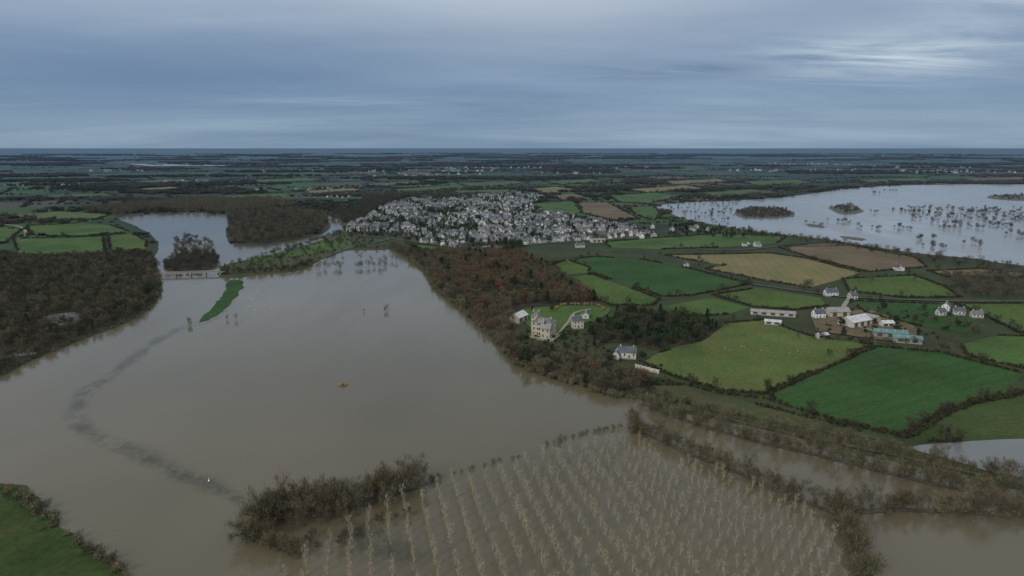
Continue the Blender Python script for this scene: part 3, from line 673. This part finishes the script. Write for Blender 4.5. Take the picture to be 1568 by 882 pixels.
def chateau():
    e=bpy.data.objects.new('chateau',None); scene.collection.objects.link(e); x,y=G((833,514)); e.location=(x,y,.9); e.rotation_euler=(0,0,math.radians(-22)); e.scale=(1.05,1.05,1.1)
    def part(nm,ox,oy,w,d,h,rh,st,hip):
        P=house_parts(w,d,h,rh,st,hip,over=.5,chim=True)
        for k,mm in(('walls',M['stone']),('roof',M['fibreroof'] if not hip else M['tile']),('windows',M['glass']),('door',M['door']),('chimney',M['stone'])):
            if P[k].f:
                o=P[k].obj(nm+'_'+k,[mm],e); o.location=(ox,oy,0)
        c=MB()
        for s in range(1,st+1):
            z=h*s/st-.25; c.box(-w/2-.15,w/2+.15,-d/2-.15,d/2+.15,z,z+.22)
        o=c.obj(nm+'_cornice',[M['cream']],e); o.location=(ox,oy,0)
    part('main_block',0,0,16,11,10.5,2.6,3,True)
    part('tower',-8.2,4.5,6,6,13.5,3.0,4,True)
    part('projecting_wing',5.0,-8.6,7,6.2,8.0,2.2,2,False)
    part('entrance_bay',0,-6.4,4.2,1.8,11.2,1.6,3,False)
    t=MB(); t.box(-12,12,-13.5,9,-1.3,.12); t.obj('terrace',[M['gravel']],e)
    b=MB()
    for i in range(24): b.box(-12+i,-11.8+i,-13.4,-13.2,.12,1.0)
    b.box(-12,12,-13.45,-13.15,1.0,1.15); b.obj('balustrade',[M['cream']],e)
chateau()
barn('white_roofed_barn',(794,492),16,10,4.5,3.2,math.radians(60),M['stone'],M['metalroof'])
building('manor_annexe_house',(884,502),9,8,6,4,math.radians(10),M['cream'],M['slate'],2,True)
building('manor_annexe_house',(897,488),8,6,3.5,2.6,math.radians(80),M['cream'],M['slate'],1)
building('garden_cottage',(960,548),13,6.5,4.2,3.6,math.radians(-12),M['cream'],M['slate'],1)
building('gate_cottage',(944,549),6,5,3,2.4,math.radians(70),M['cream'],M['slate'],1)
w=MB(); gx0,gy0=G((973,564));gx1,gy1=G((1009,573)); L=math.dist((gx0,gy0),(gx1,gy1))
w.box(0,L,-.3,.3,0,2.4);w.box(-.1,L+.1,-.42,.42,2.4,2.55)
for i in range(6): w.box(L*i/5-.35,L*i/5+.35,-.45,.45,2.55,2.8)
o=w.obj('garden_wall',[M['cream']]); o.location=(gx0,gy0,.3); o.rotation_euler=(0,0,math.atan2(gy1-gy0,gx1-gx0))
sheet('garden_lawn',smooth_poly(GP([(800,478),(850,470),(920,470),(935,476),(912,492),(870,500),(855,510),(815,505)])),0.75,FM['lg'],jit=.8)
ribbon('garden_path',smooth_poly(GP([(905,474),(880,480),(870,494),(855,512)]),False),2.4,.8,M['gravel'])
gh=MB(); P=densify(smooth_poly(GP([(852,474),(862,469),(885,468),(910,469),(924,474),(920,478)]),False),2.2,False)
for i in range(0,len(P)-1):
    (a,b)=P[i]
    if i%4==3: continue
    for k in range(46):
        v=Vector((random.gauss(0,1),random.gauss(0,1),random.gauss(0,1))).normalized()*R()**.3
        leaf(gh,Vector((a+v.x*1.3,b+v.y*1.3,2.1+v.z*1.4)),.35,0)
gh.obj('clipped_beech_hedge',[foliage('beech_hedge_leaves',(0.40,0.27,0.10),(0.34,0.22,0.08),(0.42,0.30,0.12))])
# farms
barn('poultry_barn',(1183,483),38,6,2.6,1.6,math.radians(-17),M['cream'],M['fibreroof'])
barn('farm_shed',(1183,497),13,5,2.4,1.2,math.radians(-20),M['cream'],M['metalroof'])
barn('cattle_barn',(1308,498),24,15,4.6,3.4,math.radians(28),M['cream'],M['metalroof'])
barn('hay_barn',(1281,484),19,10,4.5,3.0,math.radians(5),M['stone'],M['fibreroof'])
building('farmhouse',(1253,487),10,6.5,4.4,3.2,math.radians(8),M['white'],M['slate'])
building('farmhouse',(1272,453),13,6.5,3.6,3.2,math.radians(4),M['white'],M['slate'],1)
building('farmhouse',(1305,459),7.5,6.5,4.4,3.0,math.radians(14),M['cream'],M['slate'])
barn('green_roofed_shed',(1362,516),24,9,3.6,2.0,math.radians(-18),M['fibreroof'],M['greenroof'])
barn('green_roofed_shed',(1388,524),20,8,3.2,1.8,math.radians(-18),M['fibreroof'],M['greenroof'])
barn('farm_shed',(1357,500),10,6,3,1.6,math.radians(5),M['cream'],M['metalroof'])
barn('farm_shed',(1258,518),9,5,2.6,1.2,math.radians(15),M['cream'],M['metalroof'])
barn('farm_shed',(1335,492),12,7,3.4,2,math.radians(-60),M['stone'],M['fibreroof'])
building('farmhouse',(1448,476),8,6.5,4.4,3.0,math.radians(50),M['white'],M['slate'])
building('farmhouse',(1468,482),9,6.5,3.4,3.0,math.radians(-20),M['cream'],M['slate'],1)
building('farmhouse',(1440,483),7,5.5,3.2,2.8,math.radians(10),M['cream'],M['slate'],1)
building('farmhouse',(1495,486),9,6,3,2.6,math.radians(-10),M['cream'],M['tile'],1)
building('gate_cottage',(888,379),14,8,3.4,3,0.1,M['cream'],M['slate'],1)
for i,p in enumerate(((705,383),(728,385),(750,383),(915,371),(985,362))): barn('village_warehouse',p,22,12,4,1.4,.15*i-.2,M['cream'],M['fibreroof'])
sheet('farm_yard',GP([(1240,482),(1330,474),(1400,500),(1410,528),(1340,520),(1250,508)]),0.72,FM['br'],jit=1)
instancer('farmyard_shrubs',scatter(GP([(1240,482),(1330,474),(1480,470),(1500,500),(1410,530),(1250,520)]),13,.7,1.3,.7),C_hedge,5)
# ------------------------------------------------------------ bridge
(bx0,by0),(bx1,by1)=G((246,424)),G((338,421)); L=math.dist((bx0,by0),(bx1,by1))
be=bpy.data.objects.new('road_bridge',None); scene.collection.objects.link(be); be.location=(bx0,by0,0); be.rotation_euler=(0,0,math.atan2(by1-by0,bx1-bx0))
d=MB(); d.box(-6,L+6,-3,3,3.6,4.4); d.obj('deck',[M['concrete']],be)
d=MB(); d.box(-6,L+6,-2.7,2.7,4.404,4.45); d.obj('roadway',[M['asphalt']],be)
d=MB()
for s in(-1,1):
    for i in range(int(L/2.5)+1): d.box(i*2.5-.08,i*2.5+.08,s*2.9-.06,s*2.9+.06,4.4,5.5)
    d.box(0,L,s*2.9-.05,s*2.9+.05,5.5,5.62); d.box(0,L,s*2.9-.04,s*2.9+.04,4.95,5.03)
d.obj('railings',[M['cream']],be)
d=MB()
for i in range(5):
    x=L*i/4; d.box(x-.8,x+.8,-2.6,2.6,-1,3.1); d.box(x-1.2,x+1.2,-2.9,2.9,3.1,3.6)
d.obj('piers',[M['concrete']],be)
# ------------------------------------------------------------ straw hide
e=bpy.data.objects.new('straw_hunting_hide',None); scene.collection.objects.link(e); x,y=G((525,590)); e.location=(x,y,.25); e.rotation_euler=(0,0,.3)
m=MB(); 
for i in range(500):
    a=U(0,6.28); r=R()**.6*2.9; z=max(.05,1.5*(1-(r/3.3)**2)*U(.6,1.1)); p=Vector((math.cos(a)*r*1.1,math.sin(a)*r*.8,z)); twig(m,p,Vector((U(-1,1),U(-1,1),U(.0,.8)))*.7,.22,0)
m.obj('straw_thatch',[M['hay']],e)
m=MB(); m.box(-2.2,2.2,-1.5,1.5,.0,.25); m.box(-1.5,1.5,-1.0,1.0,.25,1.1); m.obj('hide_platform',[M['hay']],e)
m=MB(); m.box(-.9,.9,-1.6,-1.1,.5,1.1); m.obj('hide_opening',[M['dark']],e)
def swan(name,s=1):
    mb=MB(); mb.ellip((0,0,.22),(.55,.26,.24)); mb.tube((.42,0,.3),(.6,0,.62),.08,.06,6); mb.tube((.6,0,.62),(.58,0,.9),.06,.055,6); mb.ellip((.64,0,.95),(.12,.07,.07)); mb.tube((.74,0,.94),(.87,0,.9),.035,.01,5,1)
    mb.ellip((-.1,.2,.32),(.4,.08,.16)); mb.ellip((-.1,-.2,.32),(.4,.08,.16)); mb.tube((-.5,0,.28),(-.75,0,.36),.12,.02,5)
    mb.v=[(v[0]*s,v[1]*s,v[2]*s) for v in mb.v]
    return mb
so=swan('s',1.4).obj('swan',[M['feather'],M['bill']]); x,y=G((320,738)); so.location=(x,y,.25); so.rotation_euler=(0,0,2)
C_bird=coll('e0_waterbird_kinds',[swan('s').obj('water_bird',[M['feather'],M['bill']],link=False)])
bp=[]
for _ in range(70):
    p=(388+random.gauss(0,20),455+random.gauss(0,14)); 
    if p[0]>368: bp.append((*G(p),U(.6,1.0),.25))
instancer('water_bird_flock',bp,C_bird,1)
def sheep():
    mb=MB(); mb.ellip((0,0,.72),(.6,.3,.33)); mb.ellip((.25,0,.78),(.3,.27,.3)); mb.tube((.5,0,.85),(.72,0,.98),.14,.1,6,0); mb.ellip((.85,0,.98),(.17,.09,.1),1)
    for s in(-1,1):
        mb.tube((.76,s*.06,1.04),(.74,s*.2,1.02),.04,.015,4,1)
        for lx in(.36,-.36): mb.tube((lx,s*.16,.6),(lx-.03,s*.16,.3),.08,.05,5,1); mb.tube((lx-.03,s*.16,.3),(lx,s*.16,0),.045,.04,5,1)
    mb.tube((-.55,0,.8),(-.66,0,.55),.06,.03,4)
    return mb.obj('sheep',[M['wool'],M['dark']],link=False)
C_sheep=coll('f0_sheep_kinds',[sheep()])
sp=[(*G((U(1060,1240),U(528,562))),U(.8,1.0),.2) for _ in range(12)]+[(*G((1120+random.gauss(0,10),536+random.gauss(0,3))),.9,.2) for _ in range(6)]
instancer('sheep_flock',sp,C_sheep,1)

# ------------------------------------------------------------ submerged track seen through the water
def submerged(name,line,w,strength):
    m,nt,n,l=newmat(name+'_silt')
    at=n.new('ShaderNodeAttribute'); at.attribute_name='core'
    f=posnoise(nt,0.07,5,0.85,1,.7); f=ramp(nt,f,[(0.40,(0,0,0)),(0.72,(1,1,1))])
    fac=mth(nt,'MULTIPLY',mth(nt,'MULTIPLY',at.outputs['Fac'],f),strength,clamp=True)
    b=n.new('ShaderNodeBsdfPrincipled'); b.inputs['Base Color'].default_value=(0.035,0.046,0.042,1); b.inputs['Roughness'].default_value=.12; b.inputs['IOR'].default_value=1.33
    t=n.new('ShaderNodeBsdfTransparent'); mx=n.new('ShaderNodeMixShader'); l.new(fac,mx.inputs[0]); l.new(t.outputs[0],mx.inputs[1]); l.new(b.outputs[0],mx.inputs[2])
    o=n.new('ShaderNodeOutputMaterial'); l.new(mx.outputs[0],o.inputs[0])
    p=densify(smooth_poly(GP(line),False),6,False); v=[];fc=[];core=[]
    offs=[-1,-.7,-.35,0,.35,.7,1]; cv=[0,.25,.75,1,.75,.25,0]
    for i,(x,y) in enumerate(p):
        a=p[max(i-1,0)];b_=p[min(i+1,len(p)-1)];dx,dy=b_[0]-a[0],b_[1]-a[1];Ln=math.hypot(dx,dy) or 1
        en=min(1,i/4,(len(p)-1-i)/4); ww=w*(1+.45*noise.noise(Vector((i*.21,w,0)))); sh=noise.noise(Vector((i*.13,9,w)))*w*.4
        for o_,c_ in zip(offs,cv): v.append((x-dy/Ln*(ww*o_+sh),y+dx/Ln*(ww*o_+sh),.32)); core.append(c_*en)
        if i:
            for q in range(6): k=7*i+q; fc.append((k-7,k-6,k+1,k))
    ob=mesh_obj(name,v,fc,[m]); at_=ob.data.attributes.new('core','FLOAT','POINT'); at_.data.foreach_set('value',core)
submerged('submerged_track',[(298,496),(260,510),(220,537),(170,577),(130,604),(116,635),(125,655),(180,682),(250,714),(320,745),(390,772),(430,785)],8,0.75)
submerged('submerged_bank_grass',[(480,800),(540,815),(600,840),(660,865)],14,.6)
submerged('submerged_shallows',[(355,450),(335,480),(300,500)],9,.8)

# ------------------------------------------------------------ distant hedgerows & woods
def blocked(x,y):
    return inside(W2,x,y) or inside(VIL,x,y) or inside(W1,x,y) or any(inside(q,x,y) for q in FW[13:])
hl=[]
for _ in range(640):
    d=1350+ (R()**1.5)*8500; a=U(-.72,.72); cx,cy=math.sin(a)*d,math.cos(a)*d
    th=random.choice((.45,.45+math.pi/2,.1))+U(-.15,.15)+0.5*noise.noise(Vector((cx*.0004,cy*.0004,1))); L=U(120,520)
    st=20
    for k in range(int(L/st)):
        x=cx+math.cos(th)*k*st+U(-4,4);y=cy+math.sin(th)*k*st+U(-4,4)
        if not blocked(x,y): hl.append((x,y,U(.3,.65)))
instancer('distant_hedgerows',hl,C_far,5)
wl=[];wb=[]
for _ in range(300):
    d=1700+(R()**1.2)*17000; a=U(-.74,.74); cx,cy=math.sin(a)*d,math.cos(a)*d
    rx,ry=U(60,340)*(1+d/9000),U(40,120)*(1+d/9000); st=24*(1+d/9000); nn=int(math.pi*rx*ry/(st*st))
    T=wl if R()<.55 else wb
    for k in range(min(nn,160)):
        t=U(0,6.283);r=R()**.5; x=cx+math.cos(t)*r*rx;y=cy+math.sin(t)*r*ry
        if not blocked(x,y): T.append((x,y,U(.65,1.05)*(1+d/20000)))
instancer('distant_woodland',wl,C_far,5); instancer('distant_bare_woodland',wb,C_farb,3)

# ------------------------------------------------------------ world
w=bpy.data.worlds.new('World'); scene.world=w; w.use_nodes=True; nt=w.node_tree; n=nt.nodes; l=nt.links; n.clear()
w.cycles.sampling_method='MANUAL'; w.cycles.sample_map_resolution=256
SE,SR=math.radians(34),math.radians(-142)
sky=n.new('ShaderNodeTexSky'); sky.sky_type='NISHITA'; sky.sun_disc=False; sky.sun_elevation=SE; sky.sun_rotation=SR; sky.altitude=150
tc=n.new('ShaderNodeTexCoord'); sx=n.new('ShaderNodeSeparateXYZ'); l.new(tc.outputs['Generated'],sx.inputs[0])
z=mth(nt,'MAXIMUM',sx.outputs['Z'],0.0)
base=ramp(nt,z,[(0.0,(0.205,0.300,0.410)),(0.035,(0.215,0.312,0.43)),(0.075,(0.180,0.270,0.405)),(0.12,(0.215,0.305,0.435)),(0.20,(0.40,0.48,0.59)),(0.45,(0.55,0.60,0.66)),(1.0,(0.64,0.67,0.70))])
zz=mth(nt,'ADD',z,0.09)
cx=mth(nt,'DIVIDE',sx.outputs['X'],zz); cy=mth(nt,'DIVIDE',sx.outputs['Y'],zz)
cv=n.new('ShaderNodeCombineXYZ'); l.new(cx,cv.inputs[0]); l.new(cy,cv.inputs[1])
def cn(scale,detail,rough,sc=(1,1,1),off=(0,0,0),dist=0):
    mp=n.new('ShaderNodeMapping'); mp.inputs['Scale'].default_value=sc; mp.inputs['Location'].default_value=off; l.new(cv.outputs[0],mp.inputs[0])
    t=n.new('ShaderNodeTexNoise'); t.inputs['Scale'].default_value=scale; t.inputs['Detail'].default_value=detail; t.inputs['Roughness'].default_value=rough; t.inputs['Distortion'].default_value=dist; l.new(mp.outputs[0],t.inputs['Vector']); return t.outputs['Fac']
n1=cn(0.30,5,.55,(.6,1,1),(3.1,1.7,0),.4); n2=cn(0.75,6,.6,(.55,1.0,1),(7,2,0),.6)
m1=ramp(nt,n1,[(0.30,(.70,.76,.84)),(0.52,(1,1,1)),(0.72,(1.35,1.28,1.2))])
m2=ramp(nt,n2,[(0.3,(.88,.91,.94)),(0.7,(1.15,1.12,1.09))])
col=mixc(nt,1.0,mixc(nt,1.0,base,m1,'MULTIPLY'),m2,'MULTIPLY')
def blob(az,el,wa,we):
    A=math.radians(az); t=n.new('ShaderNodeMath'); t.operation='ARCTAN2'; l.new(sx.outputs['X'],t.inputs[0]); l.new(sx.outputs['Y'],t.inputs[1])
    da=mth(nt,'DIVIDE',mth(nt,'SUBTRACT',t.outputs[0],A),math.radians(wa)); de=mth(nt,'DIVIDE',mth(nt,'SUBTRACT',z,math.sin(math.radians(el))),math.radians(we))
    s=mth(nt,'ADD',mth(nt,'MULTIPLY',da,da),mth(nt,'MULTIPLY',de,de)); return mth(nt,'EXPONENT',mth(nt,'MULTIPLY',s,-1.0))
n3=ramp(nt,cn(1.6,6,.62,(.35,1.2,1),(1,5,0),.8),[(0.38,(0,0,0)),(0.60,(1,1,1))])
for az_,el_,wa,we,cc,k in((28,6.3,8,1.5,(.56,.65,.73),1.0),(12,5.9,9,.6,(.115,.18,.305),.95),(37,10.5,6,2.2,(.60,.67,.74),.9),(-14,3.6,12,.4,(.33,.43,.54),.7)):
    col=mixc(nt,mth(nt,'MULTIPLY',mth(nt,'MULTIPLY',blob(az_,el_,wa,we),n3),k,clamp=True),col,cc)
col=mixc(nt,mth(nt,'MULTIPLY',blob(3,12.5,18,4),.55,clamp=True),col,(.56,.62,.69))
col=mixc(nt,mth(nt,'MULTIPLY',blob(-26,4.8,16,2.2),.45,clamp=True),col,(.13,.215,.36))
b1=n.new('ShaderNodeBackground'); l.new(sky.outputs[0],b1.inputs[0]); b1.inputs[1].default_value=.06
b2=n.new('ShaderNodeBackground'); l.new(col,b2.inputs[0]); b2.inputs[1].default_value=1.05
mx=n.new('ShaderNodeMixShader'); mx.inputs[0].default_value=.93; l.new(b1.outputs[0],mx.inputs[1]); l.new(b2.outputs[0],mx.inputs[2])
o=n.new('ShaderNodeOutputWorld'); l.new(mx.outputs[0],o.inputs[0])
sl=bpy.data.lights.new('sun','SUN'); sl.energy=1.5; sl.angle=math.radians(12); sl.color=(1,.95,.87)
so=bpy.data.objects.new('sun',sl); scene.collection.objects.link(so)
dv=Vector((math.sin(SR)*math.cos(SE),math.cos(SR)*math.cos(SE),math.sin(SE))); so.rotation_euler=dv.to_track_quat('Z','Y').to_euler()
# ------------------------------------------------------------ camera
cam=bpy.data.cameras.new('camera'); cam.sensor_width=36; cam.lens=36*F/1568; cam.clip_start=1; cam.clip_end=400000
co=bpy.data.objects.new('camera',cam); co.location=(0,0,H); co.rotation_euler=(math.radians(90)-PITCH,0,0); scene.collection.objects.link(co); scene.camera=co
